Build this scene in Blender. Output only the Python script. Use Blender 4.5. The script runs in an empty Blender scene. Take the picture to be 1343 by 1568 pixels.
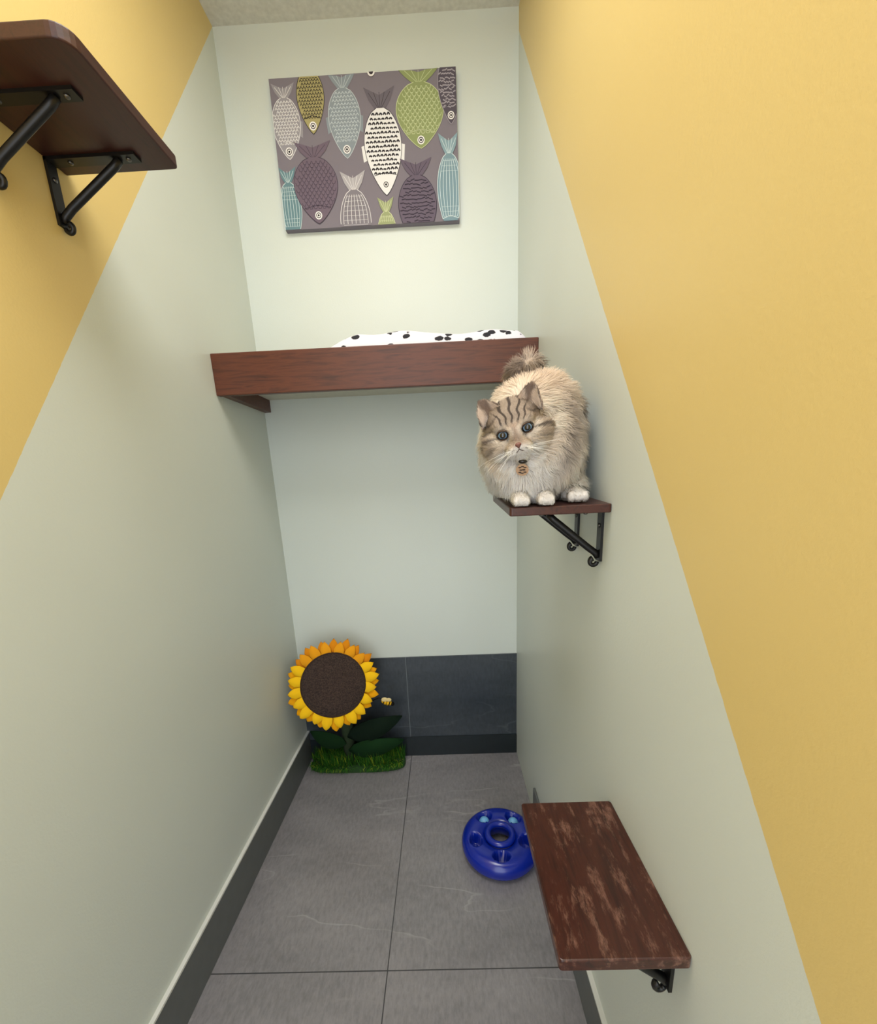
import bpy, bmesh, math, random
import numpy as np
from mathutils import Vector, Matrix, kdtree
random.seed(4); rng=np.random.default_rng(4)
scene=bpy.context.scene
try:
    scene.view_settings.view_transform='Standard'
    scene.view_settings.look='None'
except Exception: pass

W=1.15; H=3.17; YN=-3.2
def s2l(c):
    return tuple((x/255/12.92 if x/255<=.04045 else ((x/255+.055)/1.055)**2.4) for x in c)
def C(*c): return s2l(c)+(1,)

# ------------------------------------------------------------ materials
def newmat(name):
    m=bpy.data.materials.new(name);m.use_nodes=True
    nt=m.node_tree;b=nt.nodes['Principled BSDF'];return m,nt,b
def N(nt,t,**k):
    n=nt.nodes.new(t)
    for a,v in k.items():
        if hasattr(n,a): setattr(n,a,v)
    return n
def ramp(nt,stops,fac):
    r=nt.nodes.new('ShaderNodeValToRGB');e=r.color_ramp.elements
    while len(e)<len(stops): e.new(.5)
    for i,(p,c) in enumerate(stops): e[i].position=p;e[i].color=c
    nt.links.new(fac,r.inputs[0]);return r
def noise(nt,scale,detail=4,rough=.5,vec=None,stretch=None):
    n=nt.nodes.new('ShaderNodeTexNoise');n.inputs['Scale'].default_value=scale
    n.inputs['Detail'].default_value=detail;n.inputs['Roughness'].default_value=rough
    if vec is None:
        vec=nt.nodes.new('ShaderNodeTexCoord').outputs['Object']
    if stretch:
        mp=nt.nodes.new('ShaderNodeMapping');mp.inputs['Scale'].default_value=stretch
        nt.links.new(vec,mp.inputs['Vector']);vec=mp.outputs[0]
    nt.links.new(vec,n.inputs['Vector']);return n
def bump(nt,b,h,strength=.2,dist=.002):
    bp=nt.nodes.new('ShaderNodeBump');bp.inputs['Strength'].default_value=strength
    bp.inputs['Distance'].default_value=dist
    nt.links.new(h,bp.inputs['Height']);nt.links.new(bp.outputs[0],b.inputs['Normal'])
def simple(name,col,rough=.5,spec=.5,metal=0,var=.12,scale=30,bmp=0):
    m,nt,b=newmat(name)
    n=noise(nt,scale)
    c=s2l(col)
    r=ramp(nt,[(.3,tuple(x*(1-var) for x in c)+(1,)),(.7,tuple(min(1,x*(1+var)) for x in c)+(1,))],n.outputs['Fac'])
    nt.links.new(r.outputs[0],b.inputs['Base Color'])
    b.inputs['Roughness'].default_value=rough;b.inputs['Metallic'].default_value=metal
    b.inputs['Specular IOR Level'].default_value=spec
    if bmp: bump(nt,b,n.outputs['Fac'],bmp)
    return m
def vcol(name,rough=.7,spec=.3,sheen=0,trans=0):
    m,nt,b=newmat(name)
    a=nt.nodes.new('ShaderNodeAttribute');a.attribute_name='Col'
    nt.links.new(a.outputs['Color'],b.inputs['Base Color'])
    b.inputs['Roughness'].default_value=rough;b.inputs['Specular IOR Level'].default_value=spec
    if trans:
        tr=nt.nodes.new('ShaderNodeBsdfTranslucent');nt.links.new(a.outputs['Color'],tr.inputs['Color'])
        mx=nt.nodes.new('ShaderNodeMixShader');mx.inputs[0].default_value=trans
        nt.links.new(b.outputs[0],mx.inputs[1]);nt.links.new(tr.outputs[0],mx.inputs[2])
        nt.links.new(mx.outputs[0],nt.nodes['Material Output'].inputs['Surface'])
    return m
def wallmat(name,a=None,k=None):
    m,nt,b=newmat(name)
    tc=nt.nodes.new('ShaderNodeTexCoord')
    n1=noise(nt,1.3,2,.5,tc.outputs['Object'])
    base=ramp(nt,[(.3,C(*WHITE1)),(.7,C(*WHITE2))],n1.outputs['Fac']).outputs[0]
    if a is not None:
        sx=nt.nodes.new('ShaderNodeSeparateXYZ');nt.links.new(tc.outputs['Object'],sx.inputs[0])
        mu=N(nt,'ShaderNodeMath',operation='MULTIPLY_ADD');nt.links.new(sx.outputs['Y'],mu.inputs[0])
        mu.inputs[1].default_value=-k;mu.inputs[2].default_value=-a
        ad=N(nt,'ShaderNodeMath',operation='ADD');nt.links.new(mu.outputs[0],ad.inputs[0]);nt.links.new(sx.outputs['Z'],ad.inputs[1])
        nn=noise(nt,60,2,.5,tc.outputs['Object'])
        a2=N(nt,'ShaderNodeMath',operation='MULTIPLY_ADD');nt.links.new(nn.outputs['Fac'],a2.inputs[0]);a2.inputs[1].default_value=.004
        nt.links.new(ad.outputs[0],a2.inputs[2])
        gt=N(nt,'ShaderNodeMath',operation='GREATER_THAN');nt.links.new(a2.outputs[0],gt.inputs[0]);gt.inputs[1].default_value=.002
        mx=nt.nodes.new('ShaderNodeMix');mx.data_type='RGBA'
        yl=ramp(nt,[(.3,C(*YEL1)),(.7,C(*YEL2))],n1.outputs['Fac']).outputs[0]
        nt.links.new(gt.outputs[0],mx.inputs['Factor']);nt.links.new(base,mx.inputs['A']);nt.links.new(yl,mx.inputs['B'])
        base=mx.outputs['Result']
    nt.links.new(base,b.inputs['Base Color'])
    b.inputs['Roughness'].default_value=.40;b.inputs['Specular IOR Level'].default_value=.38
    n2=noise(nt,170,3,.6,tc.outputs['Object']);bump(nt,b,n2.outputs['Fac'],.25,.0012)
    return m
WHITE1=(203,210,204);WHITE2=(209,216,210)
YEL1=(212,188,122);YEL2=(216,193,128)

def woodmat(name,axis='Y',dark=(50,24,16),mid=(78,40,26),worn=None,rough=.35):
    m,nt,b=newmat(name)
    st={'X':(1.2,14,14),'Y':(14,1.2,14)}[axis]
    tc=nt.nodes.new('ShaderNodeTexCoord')
    n1=noise(nt,5,6,.6,tc.outputs['Object'],st)
    n1.inputs['Distortion'].default_value=.6
    r=ramp(nt,[(.3,C(*dark)),(.5,C(*mid)),(.72,C(*dark))],n1.outputs['Fac'])
    out=r.outputs[0]
    if worn:
        st2={'X':(2,9,9),'Y':(9,2.6,9)}[axis]
        n2=noise(nt,5.5,9,.75,tc.outputs['Object'],st2)
        r2=ramp(nt,[(.53,(0,0,0,1)),(.69,(.8,.8,.8,1))],n2.outputs['Fac'])
        mx=nt.nodes.new('ShaderNodeMix');mx.data_type='RGBA'
        nt.links.new(r2.outputs[0],mx.inputs['Factor']);nt.links.new(out,mx.inputs['A']);mx.inputs['B'].default_value=C(*worn)
        out=mx.outputs['Result']
    nt.links.new(out,b.inputs['Base Color']);b.inputs['Roughness'].default_value=rough
    bump(nt,b,n1.outputs['Fac'],.15,.001)
    return m

def tilemat(name,c1,c2,vein,rough,axes,groutX,groutY,grc):
    m,nt,b=newmat(name)
    tc=nt.nodes.new('ShaderNodeTexCoord');sx=nt.nodes.new('ShaderNodeSeparateXYZ')
    nt.links.new(tc.outputs['Object'],sx.inputs[0])
    n1=noise(nt,2.2,8,.65,tc.outputs['Object'],(1,2.2,2.2))
    r=ramp(nt,[(.3,C(*c1)),(.7,C(*c2))],n1.outputs['Fac'])
    nf=noise(nt,90,3,.7,tc.outputs['Object'],(1,.35,.35))
    mxf=nt.nodes.new('ShaderNodeMix');mxf.data_type='RGBA';mxf.blend_type='OVERLAY';mxf.inputs['Factor'].default_value=.4
    nt.links.new(r.outputs[0],mxf.inputs['A']);nt.links.new(nf.outputs['Fac'],mxf.inputs['B'])
    n3=noise(nt,1.3,5,.5,tc.outputs['Object'],(.55,2.0,2.0))
    rv=ramp(nt,[(.492,(0,0,0,1)),(.5,(1,1,1,1)),(.504,(0,0,0,1))],n3.outputs['Fac'])
    n4=noise(nt,3,2,.5,tc.outputs['Object']);rm=ramp(nt,[(.46,(0,0,0,1)),(.63,(.5,.5,.5,1))],n4.outputs['Fac'])
    mm=N(nt,'ShaderNodeMath',operation='MULTIPLY');nt.links.new(rv.outputs[0],mm.inputs[0]);nt.links.new(rm.outputs[0],mm.inputs[1])
    mx=nt.nodes.new('ShaderNodeMix');mx.data_type='RGBA';nt.links.new(mm.outputs[0],mx.inputs['Factor'])
    nt.links.new(mxf.outputs['Result'],mx.inputs['A']);mx.inputs['B'].default_value=C(*vein)
    out=mx.outputs['Result']
    def line(sock,off,per,wd):
        a=N(nt,'ShaderNodeMath',operation='SUBTRACT');nt.links.new(sock,a.inputs[0]);a.inputs[1].default_value=off-per*20
        mo=N(nt,'ShaderNodeMath',operation='MODULO');nt.links.new(a.outputs[0],mo.inputs[0]);mo.inputs[1].default_value=per
        l=N(nt,'ShaderNodeMath',operation='LESS_THAN');nt.links.new(mo.outputs[0],l.inputs[0]);l.inputs[1].default_value=wd
        return l.outputs[0]
    l1=line(sx.outputs[axes[0]],groutX,.6,.0035);l2=line(sx.outputs[axes[1]],groutY[0],groutY[1],.0035)
    mxm=N(nt,'ShaderNodeMath',operation='MAXIMUM');nt.links.new(l1,mxm.inputs[0]);nt.links.new(l2,mxm.inputs[1])
    m2=nt.nodes.new('ShaderNodeMix');m2.data_type='RGBA';nt.links.new(mxm.outputs[0],m2.inputs['Factor'])
    nt.links.new(out,m2.inputs['A']);m2.inputs['B'].default_value=C(*grc)
    nt.links.new(m2.outputs['Result'],b.inputs['Base Color'])
    b.inputs['Roughness'].default_value=rough
    bump(nt,b,nf.outputs['Fac'],.2,.001)
    return m

# ------------------------------------------------------------ mesh helpers
def link(ob,parent=None):
    scene.collection.objects.link(ob)
    if parent: ob.parent=parent
    return ob
def empty(name,loc=(0,0,0)):
    e=bpy.data.objects.new(name,None);e.empty_display_size=.05;link(e);return e
class MB:
    def __init__(s): s.v=[];s.f=[];s.c=[];s.sm=[]
    def add(s,v,f,col=(1,1,1),smooth=False):
        o=len(s.v);s.v+= [tuple(p) for p in v]
        for q in f: s.f.append(tuple(i+o for i in q));s.c.append(col);s.sm.append(smooth)
    def build(s,name,mat,parent=None):
        me=bpy.data.meshes.new(name);me.from_pydata(s.v,[],s.f)
        at=me.color_attributes.new('Col','FLOAT_COLOR','CORNER')
        arr=[]
        for p,c in zip(me.polygons,s.c): arr+= (list(c[:3])+[1])*p.loop_total
        at.data.foreach_set('color',arr)
        me.polygons.foreach_set('use_smooth',s.sm)
        me.materials.append(mat);me.update()
        return link(bpy.data.objects.new(name,me),parent)
    def box(s,x0,x1,y0,y1,z0,z1,col=(1,1,1)):
        v=[(x,y,z) for x in(x0,x1) for y in(y0,y1) for z in(z0,z1)]
        s.add(v,[(0,1,3,2),(4,6,7,5),(0,4,5,1),(2,3,7,6),(0,2,6,4),(1,5,7,3)],col)
    def ell(s,c,r,col=(1,1,1),M=None,nu=20,nv=12):
        c=Vector(c);vs=[];
        for i in range(nv+1):
            th=math.pi*i/nv
            for j in range(nu):
                ph=2*math.pi*j/nu
                p=Vector((r[0]*math.sin(th)*math.cos(ph),r[1]*math.sin(th)*math.sin(ph),r[2]*math.cos(th)))
                if M: p=M@p
                vs.append(c+p)
        fs=[]
        for i in range(nv):
            for j in range(nu):
                a=i*nu+j;b2=i*nu+(j+1)%nu;fs.append((a,a+nu,b2+nu,b2))
        s.add(vs,fs,col,True)
    def tube(s,pts,rad,col=(1,1,1),n=10,cap=True):
        pts=[Vector(p) for p in pts];rings=[];vs=[]
        if not hasattr(rad,'__len__'): rad=[rad]*len(pts)
        up=None
        for i,p in enumerate(pts):
            t=(pts[min(i+1,len(pts)-1)]-pts[max(i-1,0)]).normalized()
            if up is None:
                up=Vector((0,0,1)) if abs(t.z)<.9 else Vector((1,0,0))
            a=t.cross(up).normalized();up=a.cross(t).normalized()
            for j in range(n):
                an=2*math.pi*j/n;vs.append(p+(a*math.cos(an)+up*math.sin(an))*rad[i])
        fs=[]
        for i in range(len(pts)-1):
            for j in range(n):
                fs.append((i*n+j,i*n+(j+1)%n,(i+1)*n+(j+1)%n,(i+1)*n+j))
        if cap:
            fs.append(tuple(range(n-1,-1,-1)));fs.append(tuple((len(pts)-1)*n+j for j in range(n)))
        s.add(vs,fs,col,True)
def bevel(ob,w=.002,seg=2):
    m=ob.modifiers.new('Bevel','BEVEL');m.width=w;m.segments=seg;m.limit_method='ANGLE'
    return ob
def boxobj(name,x0,x1,y0,y1,z0,z1,mat,parent=None,bv=0):
    b=MB();b.box(x0,x1,y0,y1,z0,z1);o=b.build(name,mat,parent)
    if bv: bevel(o,bv)
    return o
def slab(name,x0,x1,y0,y1,z0,z1,rad,mat,parent=None,shear=0,corners=(1,1,1,1)):
    pts=[]
    cs=[(x0,y0,math.pi),(x1,y0,1.5*math.pi),(x1,y1,0),(x0,y1,.5*math.pi)]
    for k,(x,y,a0) in enumerate(cs):
        if not corners[k]: pts.append((x,y));continue
        rr=rad*corners[k]
        cx=x+rr*(1 if x==x0 else -1);cy=y+rr*(1 if y==y0 else -1)
        for i in range(7):
            a=a0+math.pi/2*i/6;pts.append((cx+rr*math.cos(a),cy+rr*math.sin(a)))
    n=len(pts);v=[(x,y,z0+shear*(y-y0)) for x,y in pts]+[(x,y,z1+shear*(y-y0)) for x,y in pts]
    f=[tuple(range(n-1,-1,-1)),tuple(range(n,2*n))]+[(i,(i+1)%n,n+(i+1)%n,n+i) for i in range(n)]
    b=MB();b.add(v,f);o=b.build(name,mat,parent);bevel(o,.0025,3);return o
def join(name,obs):
    dg=bpy.context.evaluated_depsgraph_get();bm=bmesh.new();mats=[]
    for o in obs:
        me=bpy.data.meshes.new_from_object(o.evaluated_get(dg))
        mp=[]
        for mt in me.materials:
            if mt not in mats: mats.append(mt)
            mp.append(mats.index(mt))
        for p in me.polygons: p.material_index=mp[p.material_index] if mp else 0
        bm.from_mesh(me)
    me=bpy.data.meshes.new(name)
    for mt in mats: me.materials.append(mt)
    bm.to_mesh(me);bm.free()
    for o in obs: bpy.data.objects.remove(o)
    return link(bpy.data.objects.new(name,me))

# ------------------------------------------------------------ room
m_back=wallmat('paint_back')
m_left=wallmat('paint_left',3.17,1.373)
m_right=wallmat('paint_right',3.10,1.28)
boxobj('wall_back',-.1,W+.1,0,.1,-.1,H+.1,m_back)
boxobj('wall_left',-.1,0,YN,0,-.1,H+.1,m_left)
boxobj('wall_right',W,W+.1,YN,0,-.1,H+.1,m_right)
m_ceil=simple('ceiling_paint',(208,208,200),.8,.2,var=.08,scale=60,bmp=.4)
boxobj('ceiling',0,W,YN,0,H,H+.1,m_ceil)
m_floor=tilemat('floor_tile',(120,118,122),(141,138,142),(174,172,174),.30,('X','Y'),.566,(-1.037,1.2),(62,62,66))
boxobj('floor',0,W,YN,0,-.1,0,m_floor)
m_wtile=tilemat('dark_wall_tile',(46,53,60),(66,72,79),(90,97,102),.3,('X','Z'),.566,(-5,20),(100,108,112))
boxobj('trim_tile_back',0,W,-.008,0,0,.587,m_wtile)
m_bb=simple('baseboard_dark',(96,100,101),.45,var=.05)
m_bbtop=simple('baseboard_edge',(215,216,212),.4,var=.03)
bl=MB();bl.box(0,.010,YN,-.008,0,.165);bevel(bl.build('baseboard_left',m_bb),.002)
boxobj('trim_1',0,.012,YN,-.008,.165,.172,m_bbtop)
bl=MB();bl.box(W-.010,W,YN,-.47,0,.165);bevel(bl.build('baseboard_right',m_bb),.002)
boxobj('trim_2',W-.012,W,YN,-.62,.165,.172,m_bbtop)
m_bbk=simple('baseboard_black',(28,36,40),.3,var=.1)
boxobj('baseboard_back',.012,W,-.016,-.008,0,.115,m_bbk)

# ------------------------------------------------------------ shelves
m_black=simple('black_iron',(18,17,17),.4,.5,.2,var=.3,scale=80)
m_screw=simple('screw_steel',(110,108,106),.4,.5,1)
m_wd=woodmat('mahogany_board','Y',(42,18,15),(60,27,21),None,.42)
m_wdc=woodmat('mahogany_perch','Y',(46,20,14),(70,32,22),None,.35)
m_wdw=woodmat('mahogany_worn','Y',(42,19,14),(66,31,22),(140,102,86),.28)
m_fas=woodmat('fascia_wood','X',(58,26,13),(90,44,23),None,.4)
def bracket(name,xw,sg,y,zt,arm,leg):
    b=MB();w=.012
    X=lambda d:xw+sg*d
    def bx(d0,d1,y0,y1,z0,z1):
        a,c=sorted((X(d0),X(d1)));b.box(a,c,y0,y1,z0,z1)
    bx(0,arm,y-w,y+w,zt-.006,zt)
    bx(0,.006,y-w,y+w,zt-leg,zt)
    b.tube([(X(arm*.80),y,zt-.006),(X(arm*.72),y,zt-.018),(X(.030),y,zt-leg*.72),(X(.012),y,zt-leg*.84),(X(.006),y,zt-leg*.93)],
           [.0075,.008,.008,.008,.007])
    pts=[]
    for i in range(13):
        a=math.pi*1.4*i/12
        pts.append((X(.007+.008*(1-math.cos(a))),y,zt-leg-.008*math.sin(a)-.002))
    b.tube(pts,[.005]*9+[.0055,.006,.0065,.007])
    o=b.build(name,m_black)
    s=MB()
    for d in(.25,.9):
        s.ell((X(arm*d),y+.0,zt-.007),(.005,.005,.003))
    s.ell((X(.007),y,zt-.035),(.003,.005,.005));return [o,s.build(name+'_screws',m_screw)]
ob=[slab('board',.9486,W,-1.508,-1.196,.738,.76,.006,m_wdw)]+bracket('b1',W,-1,-1.46,.738,.15,.11)+bracket('b2',W,-1,-1.25,.738,.15,.11)
join('wooden_bracket_shelf',ob)
ob=[slab('board',.937,W,-1.111,-.82,1.398,1.416,.006,m_wdc,None,shear=.06)]+bracket('b1',W,-1,-1.06,1.401,.15,.115)+bracket('b2',W,-1,-.90,1.410,.15,.115)
join('wooden_bracket_shelf.001',ob)
ob=[slab('board',0,.25,-1.175,-.90,2.162,2.184,.03,m_wd,None,corners=(0,1,.3,0))]+bracket('b1',0,1,-.945,2.162,.19,.12)+bracket('b2',0,1,-1.088,2.162,.19,.12)
join('wooden_bracket_shelf.002',ob)
e=empty('bed_platform_shelf',)
m_pale=simple('painted_underside',(196,192,176),.6,var=.05)
boxobj('fascia',0,W,-.4085,-.385,1.807,1.945,m_fas,e,.003)
boxobj('platform_board',0,W,-.385,0,1.864,1.885,m_pale,e)
boxobj('cleat_left',0,.03,-.385,0,1.812,1.864,m_fas,e,.001)
boxobj('cleat_right',W-.03,W,-.385,0,1.812,1.864,m_fas,e,.001)

# blanket
m,nt,b=newmat('spotted_fleece')
vo=nt.nodes.new('ShaderNodeTexVoronoi');vo.inputs['Scale'].default_value=26
tc=nt.nodes.new('ShaderNodeTexCoord')
mp=nt.nodes.new('ShaderNodeMapping');mp.inputs['Scale'].default_value=(.9,1.3,1.3);nt.links.new(tc.outputs['Object'],mp.inputs[0])
nt.links.new(mp.outputs[0],vo.inputs['Vector'])
nw=noise(nt,60,2);ad=N(nt,'ShaderNodeMath',operation='MULTIPLY_ADD');nt.links.new(nw.outputs['Fac'],ad.inputs[0]);ad.inputs[1].default_value=.3;nt.links.new(vo.outputs['Distance'],ad.inputs[2])
r=ramp(nt,[(.48,C(34,34,42)),(.52,C(222,220,230))],ad.outputs[0])
nt.links.new(r.outputs[0],b.inputs['Base Color']);b.inputs['Roughness'].default_value=.9
nb=noise(nt,200,2);bump(nt,b,nb.outputs['Fac'],.4,.002)
bl=MB();nx,ny=80,40;vs=[];
def bz(u,v):
    h=.108+.008*math.sin(u*5.2+.5)+.005*math.sin(u*17+v*4)+.003*math.sin(u*31+2)*math.cos(v*11)+.026*u*v
    ed=min(u*5,(1-u)*14);ed2=min(v,1-v)*12
    return 1.885+ h*min(1,max(0,ed))**.4*min(1,max(0,ed2))**.5
for i in range(nx+1):
    for j in range(ny+1):
        u=i/nx;v=j/ny;vs.append((.36+u*.785,-.382+v*.37,bz(u,v)+.002))
fs=[(i*(ny+1)+j,(i+1)*(ny+1)+j,(i+1)*(ny+1)+j+1,i*(ny+1)+j+1) for i in range(nx) for j in range(ny)]
bl.add(vs,fs,(1,1,1),True);bl.build('spotted_blanket',m)

# ------------------------------------------------------------ fish canvas
PX0,PZ0,PW,PH=.197,2.987,.712,.489
art=MB();art.box(PX0,PX0+PW,-.024,0,PZ0-PH,PZ0,s2l((124,118,128)))
lay=[0]
def poly(pts,col):
    pts=[(min(1,max(0,u)),min(1,max(0,v))) for u,v in pts]
    y=-.0243-lay[0]*.00003
    g=.3*col[0]+.59*col[1]+.11*col[2];col=tuple(c*.72+g*.28 for c in col[:3])
    art.add([(PX0+u*PW,y,PZ0-v*PH) for u,v in pts],[tuple(range(len(pts)))],col)
AR=PW/PH
def disc(u,v,r,col,n=14,ry=None):
    if u<-.01 or u>1.01 or v<-.02 or v>1.01: return
    ry=ry or r
    poly([(u+r*math.cos(-2*math.pi*i/n),v+ry*AR*math.sin(-2*math.pi*i/n)) for i in range(n)],col)
def stroke(pts,w,col):
    pts=[p for p in pts if -.001<=p[0]<=1.001 and -.001<=p[1]<=1.001]
    for (a,b_),(c,d) in zip(pts[:-1],pts[1:]):
        dx,dy=(c-a)*AR,(d-b_);l=math.hypot(dx,dy)
        if l<1e-6: continue
        nx_,ny_=-dy/l*w/2,dx/l*w/2*AR
        poly([(a+nx_,b_+ny_),(c+nx_,d+ny_),(c-nx_,d-ny_),(a-nx_,b_-ny_)],col)
def fish(u,v0,v1,w,fill,line,pat,tail=True,tailc=None,finn=False,lean=0):
    fill=s2l(fill);line=s2l(line);tailc=s2l(tailc) if tailc else fill
    L=v1-v0;vb=v0+(.19*L if tail else 0)
    def hw(t):
        return w/2*(max(0,.22*(1-t)**2+math.sin(math.pi*min(1,t**.85))**.75*.95)) if t<1 else 0
    n=26;cx=lambda v:u+lean*(v-v0)/L
    lay[0]+=1
    if tail:
        tw=w*.42
        c=cx(v0)
        poly([(c-tw,v0),(c-tw*.35,v0+.05*L),(c,v0+.075*L),(c+tw*.35,v0+.05*L),(c+tw,v0),(c+tw*.7,v0+.12*L),(c+w*.1,vb+.03*L),(c-w*.1,vb+.03*L),(c-tw*.7,v0+.12*L)],tailc)
        lay[0]+=1
        for k in(-.7,-.35,0,.35,.7):
            stroke([(c+tw*k,v0+.05*L),(c+w*.06*k,vb)],.0022,line)
    lay[0]+=1
    if finn:
        for s in(-1,1):
            vm=vb+.48*(v1-vb);poly([(cx(vm)+s*w*.40,vm-.05),(cx(vm)+s*w*.60,vm-.035),(cx(vm)+s*w*.56,vm+.07),(cx(vm)+s*w*.38,vm+.05)],fill)
    lay[0]+=1
    left=[];right=[]
    for i in range(n+1):
        t=i/n;v=vb+t*(v1-vb);left.append((cx(v)-hw(t),v));right.append((cx(v)+hw(t),v))
    poly(left+right[::-1],fill)
    lay[0]+=1
    stroke(left,.003,line);stroke(right,.003,line)
    lay[0]+=1
    rows=14
    tmax=.74
    if pat=='stripe':
        for k in np.linspace(-.8,.8,7):
            stroke([(cx(vb+t*(v1-vb))+hw(t)*k,vb+t*(v1-vb)) for t in np.linspace(.06,tmax,14)],.0026,line)
        for t in np.linspace(.08,tmax,12):
            v=vb+t*(v1-vb);stroke([(cx(v)-hw(t)*.8,v),(cx(v)+hw(t)*.8,v)],.0012,line)
    else:
        for i in range(rows):
            t=.07+(tmax-.07)*i/(rows-1);v=vb+t*(v1-vb);h=hw(t)*.9;st=w*.105
            k=int(h/st)
            for j in range(-k,k+1):
                uu=cx(v)+(j+(.5 if i%2 else 0))*st
                if abs(uu-cx(v))>h: continue
                if pat=='spot':
                    an=random.uniform(-.5,.5);stroke([(uu-st*.38,v+.004),(uu,v-.008+.01*an),(uu+st*.36,v+.005)],.0075,line)
                elif pat=='scale':
                    stroke([(uu-st*.45,v-.008),(uu-st*.25,v+.012),(uu+st*.25,v+.012),(uu+st*.45,v-.008)],.0026,line)
                elif pat=='dash':
                    stroke([(uu-st*.4,v+.006),(uu,v-.010),(uu+st*.4,v+.006)],.0034,line)
                elif pat=='band':
                    stroke([(uu-st*.5,v),(uu+st*.5,v+random.uniform(-.012,.012))],.0055,line)
    tm=.78;v=vb+tm*(v1-vb)
    stroke([(cx(v)-hw(tm),v-.01),(cx(v),v-.03),(cx(v)+hw(tm),v-.01)],.003,line)
    lay[0]+=1
    ve=vb+.87*(v1-vb);rr=min(.02,w*.14)
    if ve<1.0:
        disc(cx(ve),ve,rr,s2l((235,232,232)));lay[0]+=1
        disc(cx(ve),ve,rr*.72,s2l((70,60,75)));lay[0]+=1
        disc(cx(ve),ve,rr*.5,s2l((235,232,232)));lay[0]+=1
        disc(cx(ve),ve,rr*.28,s2l((30,28,34)))
LW=(222,220,224)
fish(.07,.03,.52,.15,(150,146,156),LW,'dash',finn=True)
fish(.215,-.14,.365,.145,(168,156,84),(44,40,44),'dash')
fish(.39,-.02,.535,.17,(132,146,158),(184,198,208),'dash',finn=True)
fish(.585,.09,.80,.20,(226,226,230),(56,52,60),'spot',tailc=(106,98,112),finn=True,lean=.01)
fish(.80,-.02,.50,.25,(138,154,82),(190,202,140),'scale')
fish(.968,-.18,.355,.13,(86,78,94),(160,152,165),'band')
fish(.045,.57,1.12,.12,(92,136,148),(190,212,215),'stripe')
fish(.20,.41,.97,.24,(112,94,114),(70,58,78),'scale')
fish(.41,.62,1.3,.17,(128,122,134),LW,'stripe',tailc=(170,166,174))
fish(.585,.81,1.35,.11,(150,162,104),(202,210,156),'stripe')
fish(.765,.56,1.17,.21,(104,90,112),(58,50,68),'band')
fish(.95,.41,1.12,.135,(112,150,166),(202,222,228),'stripe',tailc=(124,160,175))
disc(.55,.0,.02,s2l((235,232,232)));lay[0]+=1;disc(.55,.0,.012,s2l((60,50,60)))
m_art=vcol('printed_canvas',.75,.2)
art.build('fish_canvas_picture',m_art)

# ------------------------------------------------------------ blue track toy
m_blue=simple('blue_plastic',(8,36,150),.2,.6,var=.05)
m_lb=simple('light_blue_ball',(120,185,235),.3,var=.05)
e=empty('ball_track_toy')
TX,TY,RO=.975,-.62,.155
b=MB();nu,nv=216,60;vs=[]
R0=.103;rr=.052
slots=[math.radians(a) for a in(-20,50,122,194,266)]
for i in range(nu):
    a=2*math.pi*i/nu
    for j in range(nv):
        t=2*math.pi*j/nv
        rad=R0+rr*math.copysign(abs(math.cos(t))**.8,math.cos(t));z=.044+.042*math.copysign(abs(math.sin(t))**.9,math.sin(t))
        if z>.05:
            d=min(abs((a-s+math.pi)%(2*math.pi)-math.pi) for s in slots)
            q=(d/.34)**2+((rad-R0+.002)/.024)**2   # oval openings in the top of the track
            if q<1: z-=.050*min(1,(1-q)*3.5)
        vs.append((TX+rad*math.cos(a),TY+rad*math.sin(a),max(.001,z-.002)))
fs=[(i*nv+j,((i+1)%nu)*nv+j,((i+1)%nu)*nv+(j+1)%nv,i*nv+(j+1)%nv) for i in range(nu) for j in range(nv)]
b.add(vs,fs,(1,1,1),True);b.build('track_ring',m_blue,e)
b=MB()
ring=[(TX+.050*math.cos(2*math.pi*i/48),TY+.050*math.sin(2*math.pi*i/48),.078) for i in range(49)]
b.tube(ring,.013,n=12,cap=False)
b.build('inner_collar',m_blue,e)
b=MB();b.ell((TX+R0*math.cos(slots[1]),TY+R0*math.sin(slots[1]),.052),(.023,.023,.023))
b.ell((TX+R0*math.cos(slots[2]),TY+R0*math.sin(slots[2]),.052),(.023,.023,.023));b.build('track_balls',m_lb,e)

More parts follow.
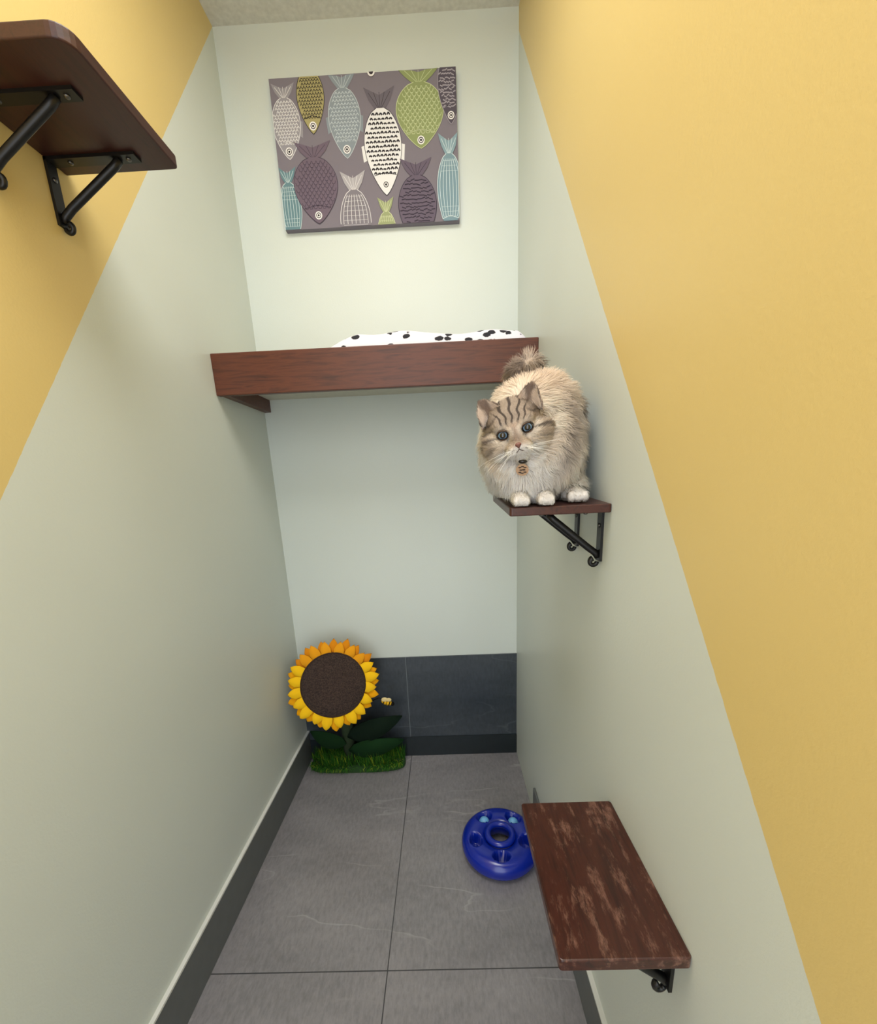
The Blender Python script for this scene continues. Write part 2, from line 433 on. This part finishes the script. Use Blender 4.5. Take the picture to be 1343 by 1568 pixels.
# ------------------------------------------------------------ sunflower scratcher
e=empty('sunflower_cat_scratcher')
m_felt=vcol('felt',.9,.1)
FC=Vector((.236,-.20,.548));nrm=Vector((.16,-.93,.30)).normalized()
fa=Vector((1,0,0));fa=(fa-nrm*fa.dot(nrm)).normalized();fb=nrm.cross(fa)
if fb.z<0: fb=-fb
def fp(x,y,z): return FC+fa*x+fb*y+nrm*z
b=MB()
Rp=.224
for layer,(cnt,off,rad,zz) in enumerate([(20,0,1.0,-.006),(20,math.pi/20,.97,.004)]):
    for k in range(cnt):
        a=2*math.pi*k/cnt+off+random.uniform(-.04,.04);L=Rp*rad*random.uniform(.94,1.02);wd=.036
        top=math.sin(a)
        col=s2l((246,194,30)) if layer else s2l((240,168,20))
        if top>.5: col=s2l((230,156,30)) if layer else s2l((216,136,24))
        ca,sa=math.cos(a),math.sin(a);ts=[(.60,.5),(.72,.95),(.82,1),(.91,.68),(.96,.36),(1,.0)]
        prof=[];
        for t,wf in ts: prof.append((t*L,wd*wf*.86))
        V=[];m_=len(prof)
        for t,(r_,w_) in enumerate(prof):
            lift=.012*math.sin(t/ (m_-1)*math.pi)-.01*(t/(m_-1))**2
            for s in(-1,0,1):
                x=r_*ca-s*w_*sa*.8;y=r_*sa+s*w_*ca*.8
                V.append(fp(x,y,zz+lift-(0 if s else .005)))
        F=[]
        for t in range(m_-1):
            for s in range(2): F.append((t*3+s,t*3+s+1,(t+1)*3+s+1,(t+1)*3+s))
        b.add(V,F,col,True)
ob=b.build('petals',m_felt,e);so=ob.modifiers.new('S','SOLIDIFY');so.thickness=.003
m,nt,bb=newmat('brown_sisal')
n=noise(nt,160,3,.7);r=ramp(nt,[(.35,C(34,24,22)),(.65,C(78,60,52))],n.outputs['Fac'])
nt.links.new(r.outputs[0],bb.inputs['Base Color']);bb.inputs['Roughness'].default_value=.95;bump(nt,bb,n.outputs['Fac'],1,.006)
b=MB();V=[];prof=[(.0,.022),(.05,.022),(.10,.021),(.143,.018),(.151,.010),(.152,-.02),(0,-.02)];n_=64
for r_,z_ in prof:
    for k in range(n_): V.append(fp(r_*math.cos(2*math.pi*k/n_),r_*math.sin(2*math.pi*k/n_),z_))
F=[(i*n_+k,i*n_+(k+1)%n_,(i+1)*n_+(k+1)%n_,(i+1)*n_+k) for i in range(len(prof)-1) for k in range(n_)]
b.add(V,F,(1,1,1),True);b.build('scratch_disc',m,e)
m_rim=simple('brown_rim',(52,34,24),.9)
b=MB();b.tube([fp(.150*math.cos(2*math.pi*k/64),.150*math.sin(2*math.pi*k/64),.012) for k in range(65)],.004,n=8,cap=False);b.build('disc_rim',m_rim,e)
m_stem=simple('green_sisal',(44,60,34),.9,bmp=.6,scale=120)
b=MB();b.tube([(.245,-.075,.02),(.245,-.085,.25),(.245,-.13,.50)],[.032,.031,.028],n=20);b.build('stem_post',m_stem,e)
m_base=simple('green_carpet',(34,66,26),.95,bmp=.8,scale=150)
BX,BY,BRX,BRY=.285,-.082,.255,.062
b=MB();V=[];n_=48
for (sr,z) in((.96,0),(1,.006),(1,.022),(.97,.028),(0,.028)):
    for k in range(n_):
        a=2*math.pi*k/n_;V.append((BX+sr*BRX*math.copysign(abs(math.cos(a))**.6,math.cos(a)),BY+sr*BRY*math.copysign(abs(math.sin(a))**.6,math.sin(a)),z))
F=[(i*n_+k,i*n_+(k+1)%n_,(i+1)*n_+(k+1)%n_,(i+1)*n_+k) for i in range(4) for k in range(n_)]+[tuple(range(n_-1,-1,-1))]
b.add(V,F,(1,1,1),True);b.build('base',m_base,e)
b=MB()
for k in range(4200):
    a=random.uniform(0,2*math.pi);q=math.sqrt(random.random())
    x=BX+q*.25*math.copysign(abs(math.cos(a))**.6,math.cos(a));y=BY+q*.06*math.copysign(abs(math.sin(a))**.6,math.sin(a))
    edge=(q>.8 and math.sin(a)<0)
    h=random.uniform(.03,.10);dx=random.uniform(-.02,.02);dy=random.uniform(-.035,.008)
    if edge: dy=random.uniform(-.035,-.02);h=random.uniform(-.018,.03)
    w_=.0017
    g=random.random();col=s2l((26+50*g,66+66*g,22+20*g)) if random.random()<.90 else s2l((140,160,44))
    an=random.uniform(0,3.14);ux,uy=w_*math.cos(an),w_*math.sin(an)
    x1=max(.016,x+dx);y1=min(-.02,y+dy)
    x=max(.016,x);b.add([(x-ux,y-uy,.024),(x+ux,y+uy,.024),((x+x1)/2+ux*.7,(y+y1)/2+uy*.7,.024+h*.65+(.01 if edge else 0)),((x+x1)/2-ux*.7,(y+y1)/2-uy*.7,.024+h*.65+(.01 if edge else 0)),(x1,y1,.024+h)],[(0,1,2,3),(3,2,4)],col)
b.build('grass_blades',m_felt,e)
b=MB()
def leaf(p0,p1,wd,col):
    p0=Vector(p0);p1=Vector(p1);d=p1-p0;sd=d.cross(Vector((0,-1,0))).normalized();V=[]
    for i in range(9):
        t=i/8;w_=wd*math.sin(math.pi*min(1,t**.8))**.8+.002;c_=p0+d*t+Vector((0,-.02*math.sin(t*math.pi),.0))
        V+=[c_-sd*w_,c_+Vector((0,.008,0)),c_+sd*w_]
    F=[]
    for i in range(8):
        for s in range(2):F.append((i*3+s,i*3+s+1,(i+1)*3+s+1,(i+1)*3+s))
    b.add(V,F,col,True)
leaf((.25,-.12,.20),(.54,-.10,.30),.055,s2l((22,36,26)))
leaf((.25,-.12,.12),(.54,-.10,.16),.05,s2l((24,52,26)))
leaf((.24,-.12,.16),(.06,-.12,.24),.045,s2l((24,50,26)))
ob=b.build('leaves',m_felt,e);so=ob.modifiers.new('S','SOLIDIFY');so.thickness=.004
b=MB();bc=Vector((.478,-.16,.420));k1=s2l((20,18,16));k2=s2l((226,176,36))
b.tube([(.27,-.13,.30),(.36,-.14,.40),(.44,-.15,.44),tuple(bc)],.0018,k1,8)
Mb=Matrix.Rotation(math.radians(20),3,'Y')
b.ell(bc,(.028,.014,.014),k2,Mb)
for o_ in(-.014,0,.014):
    b.ell(bc+Mb@Vector((o_,0,0)),(.004,.0150,.0150),k1,Mb)
b.ell(bc+Mb@Vector((.030,0,0)),(.010,.010,.010),k1,Mb)
b.ell(bc+Vector((-.008,-.010,.020)),(.016,.004,.012),s2l((226,206,150)));b.ell(bc+Vector((.012,-.010,.018)),(.014,.004,.010),s2l((226,206,150)))
b.build('bee',m_felt,e)

# ------------------------------------------------------------ CAT
cat=empty('longhaired_cat')
HC=Vector((.948,-1.095,1.577))
CAM=Vector((.7995,-1.9699,1.4774))
Fw=(CAM-HC).normalized()
rt=Vector((.99904,.01019,-.04261));rt=(rt-Fw*rt.dot(Fw)).normalized()
up=Fw.cross(rt);up=up if up.z>0 else -up
t=math.radians(18)
A=(rt*math.cos(t)+up*math.sin(t)).normalized();B=(-rt*math.sin(t)+up*math.cos(t)).normalized()
Fw=A.cross(B)
HM=Matrix((A,B,Fw)).transposed()
def hl(a,b_,c_): return HC+HM@Vector((a,b_,c_))
cb=MB()
def E(c,r,M=None): cb.ell(c,r,(1,1,1),M,28,18)
E((1.035,-.955,1.578),(.088,.115,.122))
E((1.005,-.98,1.570),(.098,.10,.118))
E((1.065,-.93,1.52),(.068,.10,.098))
E((.975,-.92,1.52),(.066,.09,.088))
E((.958,-1.035,1.540),(.066,.065,.085))
E((1.03,-1.03,1.53),(.070,.07,.086))
E((.985,-1.06,1.49),(.064,.045,.056))
E((.965,-1.06,1.555),(.06,.055,.055))
for px_,pxx in((.962,.965),(1.013,1.0)):
    E((pxx,-1.07,1.465),(.023,.023,.045))
    E((px_,-1.090,1.434),(.020,.026,.0155))
    for o_ in(-.011,0,.011): E((px_+o_,-1.108,1.430),(.0072,.010,.0105))
E((1.088,-1.04,1.437),(.026,.045,.018));
for o_ in(-.014,0,.014): E((1.088+o_,-1.078,1.433),(.009,.012,.012))
E((1.08,-1.0,1.46),(.035,.05,.035))
for i in range(9):
    q=i/8;E((1.045-.05*q+.02*math.sin(q*3),-.86-.02*math.sin(q*3),1.62+.105*q),(.024,.024,.024))
for i in range(5):
    q=i/4;E((.995+.035*math.sin(q*2.2),-.88,1.727+.018*math.sin(q*3)),(.020,.020,.016))
def EH(c,r): E(hl(*c),r,HM)
EH((0,.006,-.005),(.052,.045,.050));EH((0,-.005,-.02),(.055,.050,.045))
for s in(-1,1):
    EH((s*.029,-.022,.004),(.034,.029,.036))
    EH((s*.0105,-.0405,.043),(.0125,.0105,.0135))
    EH((s*.026,.008,.030),(.016,.012,.016))
EH((0,-.036,.034),(.020,.017,.020));EH((0,-.014,.040),(.012,.026,.0135));EH((0,-.051,.034),(.011,.009,.013))
tmp=cb.build('tmpcat',m_felt)
rm=tmp.modifiers.new('R','REMESH');rm.mode='VOXEL';rm.voxel_size=.0035;rm.use_smooth_shade=True
sm=tmp.modifiers.new('Sm','SMOOTH');sm.factor=.5;sm.iterations=5
dg=bpy.context.evaluated_depsgraph_get();ev=tmp.evaluated_get(dg)
body=bpy.data.meshes.new_from_object(ev)
bpy.data.objects.remove(tmp)
def ear_mesh(s):
    b=MB();V=[];nr,nc=10,12
    for i in range(nr+1):
        tt=i/nr
        for j in range(nc+1):
            k=-1+2*j/nc
            wd=.028*(1-tt)**.65+.002
            base=Vector((s*.034,.026,.004));tip=Vector((s*.053,.064,.006))
            c_=base.lerp(tip,tt)
            ax=Vector((.86,-.40*s,0)).normalized()
            cup=-.016*(1-tt)*(1-k*k)
            V.append(hl(*(c_+ax*wd*k+Vector((0,0,cup+.006)))))
    F=[(i*(nc+1)+j,i*(nc+1)+j+1,(i+1)*(nc+1)+j+1,(i+1)*(nc+1)+j) for i in range(nr) for j in range(nc)]
    b.add(V,F,(1,1,1),True);return b
def tolocal(P):
    M=np.array(HM);return (P-np.array(HC))@M
def sm_(x,a,b_):
    t_=np.clip((x-a)/(b_-a),0,1);return t_*t_*(3-2*t_)
def col3(c): return np.array(s2l(c))
def mixc(a,b_,t_): return a*(1-t_[:,None])+b_*t_[:,None]
def vn(P,f,ph=0):
    return (np.sin(P[:,0]*f+1.3+ph+2*np.sin(P[:,1]*f*.7))+np.sin(P[:,1]*f*1.1+2.1*ph+1.5*np.sin(P[:,2]*f*.8))+np.sin(P[:,2]*f*.9+.7+ph+1.7*np.sin(P[:,0]*f*.6)))/3
def catcolor(P):
    L=tolocal(P);a,b_,c_=L.T
    cream=col3((248,236,222));white=col3((253,248,244));tan=col3((228,206,184));gray=col3((138,122,114));dark=col3((62,54,53))
    n=len(P);out=np.tile(cream,(n,1))
    x,y,z=P.T
    nz=vn(P,45)
    out=mixc(out,tan,.70*sm_(z+.02*nz,1.60,1.68))
    out=mixc(out,gray,.80*sm_(nz+.4*vn(P,90,2),.0,.6)*sm_(z+.3*(x-1.0),1.61,1.67))
    out=mixc(out,gray,.40*sm_(x+.015*nz,1.07,1.12)*(1-sm_(z,1.64,1.70))*sm_(z,1.46,1.52))
    rh=np.sqrt(a*a+b_*b_)
    out=mixc(out,gray,.55*np.exp(-((rh-.112+.01*nz)/.016)**2)*sm_(a,.0,.05)*(1-sm_(z,1.62,1.66)))  # gray crescent right of the head: shadow between head and flank, painted in
    out=mixc(out,white,.9*(1-sm_(z+.01*nz,1.50,1.56))*(1-sm_(x,1.0,1.06)))
    out=mixc(out,white,.8*(1-sm_(z,1.445,1.46)))
    tailm=((z>1.70)&(y>-.925)).astype(float)
    out=mixc(out,gray*.8,.85*tailm*(.4+.6*sm_(vn(P,120),-.3,.3)))
    hd=((np.sqrt(a*a+(b_+.005)**2)<.085)&(c_>-.012)).astype(float)*sm_(c_,-.02,.005)
    wv_=.0018*np.sin(b_*260+a*40)
    hcol=np.tile(col3((234,220,204)),(n,1))
    hcol=mixc(hcol,col3((164,148,134)),.85*sm_(b_,-.010,.016))
    conv=1+.9*sm_(b_,.045,.0)
    ss=np.sin((a+wv_)*conv*330+1.57)
    hcol=mixc(hcol,dark,.85*sm_(ss,.35,.85)*sm_(b_,-.002,.010)*(1-sm_(np.abs(a),.026,.040)))
    hcol=mixc(hcol,dark,.45*sm_(np.sin(b_*300+6*np.abs(a)*40),.4,.9)*sm_(np.abs(a),.024,.034)*sm_(b_,.004,.012))
    hcol=mixc(hcol,col3((184,160,142)),.85*np.exp(-(a/.012)**2)*(1-sm_(b_,.0,.01))*sm_(b_,-.040,-.03)*sm_(c_,.03,.04))
    ck=sm_(np.abs(a),.034,.046)*(1-sm_(b_,.02,.03))*sm_(b_,-.045,-.028)
    hcol=mixc(hcol,col3((156,140,128)),.6*ck)
    hcol=mixc(hcol,dark,.6*sm_(np.sin((b_+.45*np.abs(a)+wv_)*420),.35,.9)*ck)
    EE=np.sqrt((np.abs(a)-.0245)**2+((b_+.0085)*1.15)**2)
    hcol=mixc(hcol,col3((242,232,220)),.75*np.exp(-((EE-.0175)/.005)**2)*(1-sm_(b_,-.004,.004)))
    hcol=mixc(hcol,col3((226,212,196)),.7*np.exp(-((EE-.016)/.003)**2)*sm_(b_,-.002,.006))
    hcol=mixc(hcol,white,.9*(1-sm_(b_,-.040,-.032))*(1-sm_(np.abs(a),.03,.045)))
    hcol=mixc(hcol,dark*.7,.95*(1-sm_(EE,.0105,.0132)))
    tear=np.exp(-((np.abs(a)-.013+(b_+.012)*.35)/.0025)**2)*sm_(b_,-.026,-.020)*(1-sm_(b_,-.010,-.004))
    hcol=mixc(hcol,dark,.6*tear)
    sw=np.exp(-((b_+.012+.25*(np.abs(a)-.035))/.0022)**2)*sm_(np.abs(a),.034,.038)*(1-sm_(np.abs(a),.055,.062))
    hcol=mixc(hcol,dark,.7*sw)
    hcol=mixc(hcol,dark,.5*sm_(np.sin(b_*900+a*60),.5,.95)*sm_(np.abs(a),.005,.01)*(1-sm_(np.abs(a),.016,.02))*(1-sm_(b_,-.036,-.033))*sm_(b_,-.048,-.045))
    out=out*(1-hd[:,None])+hcol*hd[:,None]
    return out
def mesh_arrays(me):
    me.calc_loop_triangles()
    V=np.empty(len(me.vertices)*3);me.vertices.foreach_get('co',V);V=V.reshape(-1,3)
    T=np.empty(len(me.loop_triangles)*3,dtype=np.int64);me.loop_triangles.foreach_get('vertices',T);T=T.reshape(-1,3)
    Nn=np.empty(len(me.vertices)*3);me.vertices.foreach_get('normal',Nn);Nn=Nn.reshape(-1,3)
    return V,T,Nn
V,T,Nn=mesh_arrays(body)
cc=catcolor(V)*.85
at=body.color_attributes.new('Col','FLOAT_COLOR','POINT');at.data.foreach_set('color',np.hstack([cc,np.ones((len(cc),1))]).ravel())
body.materials.clear();m_skin=vcol('cat_coat',.9,.1);body.materials.append(m_skin)
link(bpy.data.objects.new('body',body),cat)
m_fur=vcol('cat_fur',.75,.12,0,.3)

def make_fur(name,V,T,Nn,count,lenf,densf,colf,flowf,wid=.0011,clump=.45):
    a=V[T[:,0]];b_=V[T[:,1]];c_=V[T[:,2]]
    ar=np.linalg.norm(np.cross(b_-a,c_-a),axis=1)/2
    ctr=(a+b_+c_)/3
    pw=ar*densf(ctr);pw/=pw.sum()
    idx=rng.choice(len(T),count,p=pw)
    r1=np.sqrt(rng.random(count))[:,None];r2=rng.random(count)[:,None]
    P=(1-r1)*a[idx]+r1*(1-r2)*b_[idx]+r1*r2*c_[idx]
    n=(Nn[T[idx,0]]+Nn[T[idx,1]]+Nn[T[idx,2]]);n/=np.linalg.norm(n,axis=1)[:,None]
    Lf,lay_=lenf(P);L=Lf*rng.uniform(.65,1.15,count)
    keep=L>.0008
    P,n,L,lay_=P[keep],n[keep],L[keep],lay_[keep];k=len(P)
    fl=flowf(P);fl-=n*(fl*n).sum(1)[:,None];fl/=(np.linalg.norm(fl,axis=1)[:,None]+1e-6)
    wob=np.stack([vn(P,160,0),vn(P,160,3),vn(P,160,6)],1)*.45+rng.normal(0,.16,(k,3))
    d1=n*(1-lay_[:,None]*.55)+fl*lay_[:,None]*.8+wob*.4;d1/=np.linalg.norm(d1,axis=1)[:,None]
    d2=n*(.75-lay_[:,None]*.6)+fl*(lay_[:,None]+.15)+wob;d2/=np.linalg.norm(d2,axis=1)[:,None]
    d3=n*(.5-lay_[:,None]*.45)+fl*(lay_[:,None]+.3)+wob*1.3;d3[:,2]-=.12;d3/=np.linalg.norm(d3,axis=1)[:,None]
    L=L[:,None]
    p1=P+d1*L*.35;p2=p1+d2*L*.35;p3=p2+d3*L*.30
    if clump:
        K=max(10,k//14);ci=rng.choice(k,K,replace=False);kd=kdtree.KDTree(K)
        for i,q in enumerate(ci): kd.insert(P[q],i)
        kd.balance()
        near=np.array([ci[kd.find(p)[1]] for p in P])
        cl=clump*rng.uniform(.5,1,(k,1))
        p3=p3*(1-cl)+p3[near]*cl;p2=p2*(1-cl*.45)+p2[near]*cl*.45
    side=np.cross(fl,n)+rng.normal(0,.25,(k,3));side/=np.linalg.norm(side,axis=1)[:,None]
    w=wid*rng.uniform(.6,1.2,(k,1))
    pts=np.stack([P-n*.001-side*w/2,P-n*.001+side*w/2,p1-side*w*.45,p1+side*w*.45,p2-side*w*.3,p2+side*w*.3,p3],1)
    pts[:,:,0]=np.minimum(pts[:,:,0],W-.002)
    sh=1.4185+.06*(pts[:,:,1]+1.111)
    over=(pts[:,:,0]>.93)&(pts[:,:,1]>-1.118)
    pts[:,:,2]=np.where(over,np.maximum(pts[:,:,2],sh),pts[:,:,2])
    gn=np.cross(pts[:,1]-pts[:,0],p1-P);flip=(gn*n).sum(1)<0
    pf=pts[flip];pts[flip]=pf[:,[1,0,3,2,5,4,6]]
    base=np.arange(k)[:,None]*7
    q1=base+np.array([0,1,3,2]);q2=base+np.array([2,3,5,4]);t3=base+np.array([4,5,6])
    faces=q1.tolist()+q2.tolist()+t3.tolist()
    me=bpy.data.meshes.new(name);me.from_pydata(pts.reshape(-1,3).tolist(),[],faces)
    col=colf(P)*rng.uniform(.84,1.10,(k,1))
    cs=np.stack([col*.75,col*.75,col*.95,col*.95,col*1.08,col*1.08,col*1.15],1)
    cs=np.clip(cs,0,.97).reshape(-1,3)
    at=me.color_attributes.new('Col','FLOAT_COLOR','POINT');at.data.foreach_set('color',np.hstack([cs,np.ones((len(cs),1))]).ravel())
    me.polygons.foreach_set('use_smooth',[True]*len(me.polygons))
    nn=n*1.0+d3*.25+rng.normal(0,.12,(k,3));nn/=np.linalg.norm(nn,axis=1)[:,None]
    me.update()
    try: me.normals_split_custom_set_from_vertices(np.repeat(nn,7,0).tolist())
    except Exception as ex: print(ex)
    me.materials.append(m_fur)
    return link(bpy.data.objects.new(name,me),cat)
def lenf(P):
    a,b_,c_=tolocal(P).T;x,y,z=P.T
    L=np.full(len(P),.031);lay_=np.full(len(P),.62)
    r=np.sqrt(a*a+b_*b_)
    hd=sm_(c_,-.03,.0)*(r<.085)
    face=.005+.020*sm_(r,.036,.060)+.004*sm_(-b_,.045,.06)
    L=L*(1-hd)+face*hd;lay_=lay_*(1-hd)+.85*hd
    EE=np.sqrt((np.abs(a)-.0245)**2+((b_+.0085)*1.15)**2)
    L=np.where((hd>.5)&(EE<.0100),0,L)
    L=np.where((hd>.5)&(EE<.015),np.minimum(L,.0032),L)
    nose=np.sqrt(a*a+(b_+.034)**2);L=np.where((hd>.5)&(nose<.0065),0,L)
    paw=(z<1.452)&(y<-1.03);L=np.where(paw,.006,L)
    return L,lay_
def densf(P):
    a,b_,c_=tolocal(P).T
    hd=(np.sqrt(a*a+b_*b_)<.075)&(c_>-.01)
    return np.where(hd,5.,1.)
NOSE=np.array(hl(0,-.030,.05))
def flowf(P):
    a,b_,c_=tolocal(P).T
    hd=(sm_(c_,-.03,.0)*(np.sqrt(a*a+b_*b_)<.085))[:,None]
    f1=P-NOSE;f1/=np.linalg.norm(f1,axis=1)[:,None]
    f2=P-np.array(HC);f2/=np.linalg.norm(f2,axis=1)[:,None];f2=f2*.7+np.array([0,.1,-.75])
    return f1*hd+f2*(1-hd)
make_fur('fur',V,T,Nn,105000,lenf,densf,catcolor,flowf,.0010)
for s in(-1,1):
    eb=ear_mesh(s);ob=eb.build('ear_left' if s<0 else 'ear_right',m_skin,cat)
    me=ob.data
    for p in me.color_attributes['Col'].data: p.color=s2l((190,168,154))+(1,)
    so=ob.modifiers.new('S','SOLIDIFY');so.thickness=.003
    EV,ET,EN=mesh_arrays(me)
    back=-np.array(Fw);EN=np.where(((EN@back)>0)[:,None],EN,-EN)
    def ecol(P):
        return mixc(np.tile(col3((166,150,138)),(len(P),1)),col3((118,106,100)),sm_(vn(P,200),0,.5))
    def efl(P): return np.tile(np.array(HM@Vector((s*.3,1,0))),(len(P),1))
    make_fur('ear_fur_back',EV,ET,EN,2600,lambda P:(np.full(len(P),.008),np.full(len(P),.9)),lambda P:np.ones(len(P)),ecol,efl,.0009,.2)
    def ecol2(P):
        a,b_,c_=tolocal(P).T
        d_=np.abs((a-s*.040)*.9+(b_-.04)*.35*-s)
        return mixc(np.tile(col3((156,136,124)),(len(P),1)),col3((228,212,198)),sm_(d_,.006,.014))
    def elen2(P):
        b_=tolocal(P)[:,1];return .008+.014*(1-sm_(b_,.030,.055)),np.full(len(P),.8)
    make_fur('ear_fur_inner',EV,ET,-EN,2200,elen2,lambda P:np.ones(len(P)),ecol2,efl,.0009,.2)
m_eye=vcol('cat_eye',.06,.8)
m_lid=vcol('cat_eyelid',.6,.2)
for s in(-1,1):
    b=MB();lid=MB();c_=Vector((s*.0243,-.0085,.0385));rE=.0105;nu,nv=32,28
    vs=[]
    for i in range(nv+1):
        th=math.pi*i/nv
        for j in range(nu):
            ph=2*math.pi*j/nu;vs.append(hl(*(c_+Vector((rE*math.sin(th)*math.cos(ph),rE*math.sin(th)*math.sin(ph),rE*math.cos(th))))))
    for i in range(nv):
        ang=math.degrees(math.pi*(i+.5)/nv)
        if ang<29: col=s2l((6,6,8))
        elif ang<36: col=s2l((84,108,136))
        elif ang<49: col=s2l((104,136,168))
        else: col=s2l((22,18,16))
        for j in range(nu):
            q=i*nu+j;w_=i*nu+(j+1)%nu;b.f.append((q,q+nu,w_+nu,w_));b.c.append(col);b.sm.append(True)
    b.v=[tuple(p) for p in vs]
    b.build('eye_left' if s<0 else 'eye_right',m_eye,cat)
    for top in(1,-1):
        n1,n2=24,8;V_=[]
        for i in range(n1+1):
            u=-1+2*i/n1
            opening=(.62 if top>0 else .60)*(1-abs(u)**2.0)-.03*(1 if top>0 else 0)
            tilt=.16*u*s
            for j in range(n2+1):
                e0=opening+(1.35-opening)*j/n2
                el=top*e0+tilt
                az=u*1.25
                R=rE*(1.07-.05*j/n2)
                V_.append(hl(*(c_+Vector((R*math.sin(az)*math.cos(el*.95),R*math.sin(el),R*math.cos(az)*math.cos(el))))))
        F_=[(i*(n2+1)+j,i*(n2+1)+j+1,(i+1)*(n2+1)+j+1,(i+1)*(n2+1)+j) for i in range(n1) for j in range(n2)]
        for f_ in F_:
            jj=f_[0]%(n2+1)
            lid.f.append(tuple(k_+len(lid.v) for k_ in f_));lid.c.append(s2l((34,26,24)) if jj<3 else s2l((120,100,86)));lid.sm.append(True)
        lid.v+=[tuple(p) for p in V_]
    lid.build('eyelids_left' if s<0 else 'eyelids_right',m_lid,cat)
b=MB();b.ell(hl(0,-.0335,.0545),(.0064,.0040,.0045),s2l((120,80,72)),HM);b.ell(hl(0,-.0365,.0545),(.0034,.0035,.004),s2l((112,72,66)),HM)
for s in(-1,1): b.ell(hl(s*.0036,-.0348,.0572),(.0013,.0009,.0012),s2l((40,20,20)),HM)
dk=s2l((70,48,42))
b.tube([hl(0,-.037,.058),hl(0,-.042,.0575)],.0007,dk,6)
for s in(-1,1): b.tube([hl(0,-.042,.0575),hl(s*.005,-.0465,.0570),hl(s*.012,-.0470,.0535)],.0007,dk,6)
b.build('nose_mouth',vcol('nose_skin',.45,.4),cat)
b=MB()
for s in(-1,1):
    for k in range(9):
        u0=random.uniform(-.047,-.038);a0=s*random.uniform(.010,.018);el=random.uniform(-.75,.12);ln=random.uniform(.045,.075)
        pts=[]
        for i in range(7):
            q=i/6;pts.append(hl(a0+s*ln*q*math.cos(el),u0+ln*q*math.sin(el)-.012*q*q,.056+.012*q-.02*q*q))
        b.tube(pts,[.0003*(1-.8*i/6) for i in range(7)],s2l((250,248,244)),5)
b.build('whiskers',m_skin,cat)
b=MB()
tc_=hl(-.004,-.083,.040)
def tagp(x,y,z): return tc_+rt*x+up*y+(CAM-HC).normalized()*z
n_=24
Vt=[tagp(.0125*math.cos(2*math.pi*k/n_),.0115*math.sin(2*math.pi*k/n_),0) for k in range(n_)]+[tagp(.0125*math.cos(2*math.pi*k/n_),.0115*math.sin(2*math.pi*k/n_),.003) for k in range(n_)]
b.add(Vt,[tuple(range(n_-1,-1,-1)),tuple(range(n_,2*n_))]+[(k,(k+1)%n_,n_+(k+1)%n_,n_+k) for k in range(n_)],s2l((150,108,44)))
for k in range(9):
    an=k*.8;b.ell(tagp(.007*math.cos(an)*(.4+.6*(k%2)),.0065*math.sin(an),.003),(.0032,.0030,.001),s2l((30,24,20)))
b.ell(tagp(0,.016,.001),(.009,.006,.004),s2l((24,22,24)))
b.build('collar_tag',vcol('tag_enamel',.3,.6),cat)

# ------------------------------------------------------------ lights / world
def area(name,loc,rot,sx,sy,power,col):
    l=bpy.data.lights.new(name,'AREA');l.shape='RECTANGLE';l.size=sx;l.size_y=sy;l.energy=power;l.color=col
    o=bpy.data.objects.new(name,l);o.location=loc;o.rotation_euler=rot;link(o);return o
area('ceiling_lamp',(.6,-1.45,3.13),(0,0,0),.8,1.0,27,(1,.99,.97))
w=bpy.data.worlds.new('W');scene.world=w;w.use_nodes=True
w.node_tree.nodes['Background'].inputs[0].default_value=(.87,.93,1,1)
w.node_tree.nodes['Background'].inputs[1].default_value=3.4

# ------------------------------------------------------------ camera
cd=bpy.data.cameras.new('camera');co=bpy.data.objects.new('camera',cd);link(co)
wv=Vector((-.0201,.97077,-.23916)).normalized();rv=Vector((.99904,.01019,-.04261));rv=(rv-wv*rv.dot(wv)).normalized();uv=rv.cross(wv)
M=Matrix((rv,uv,-wv)).transposed().to_4x4();M.translation=CAM;co.matrix_world=M
cd.sensor_fit='VERTICAL';cd.sensor_height=36;cd.sensor_width=36;cd.lens=620.3468/1568*36
cd.shift_x=0;cd.shift_y=105.26/1568;cd.clip_start=.02
scene.camera=co
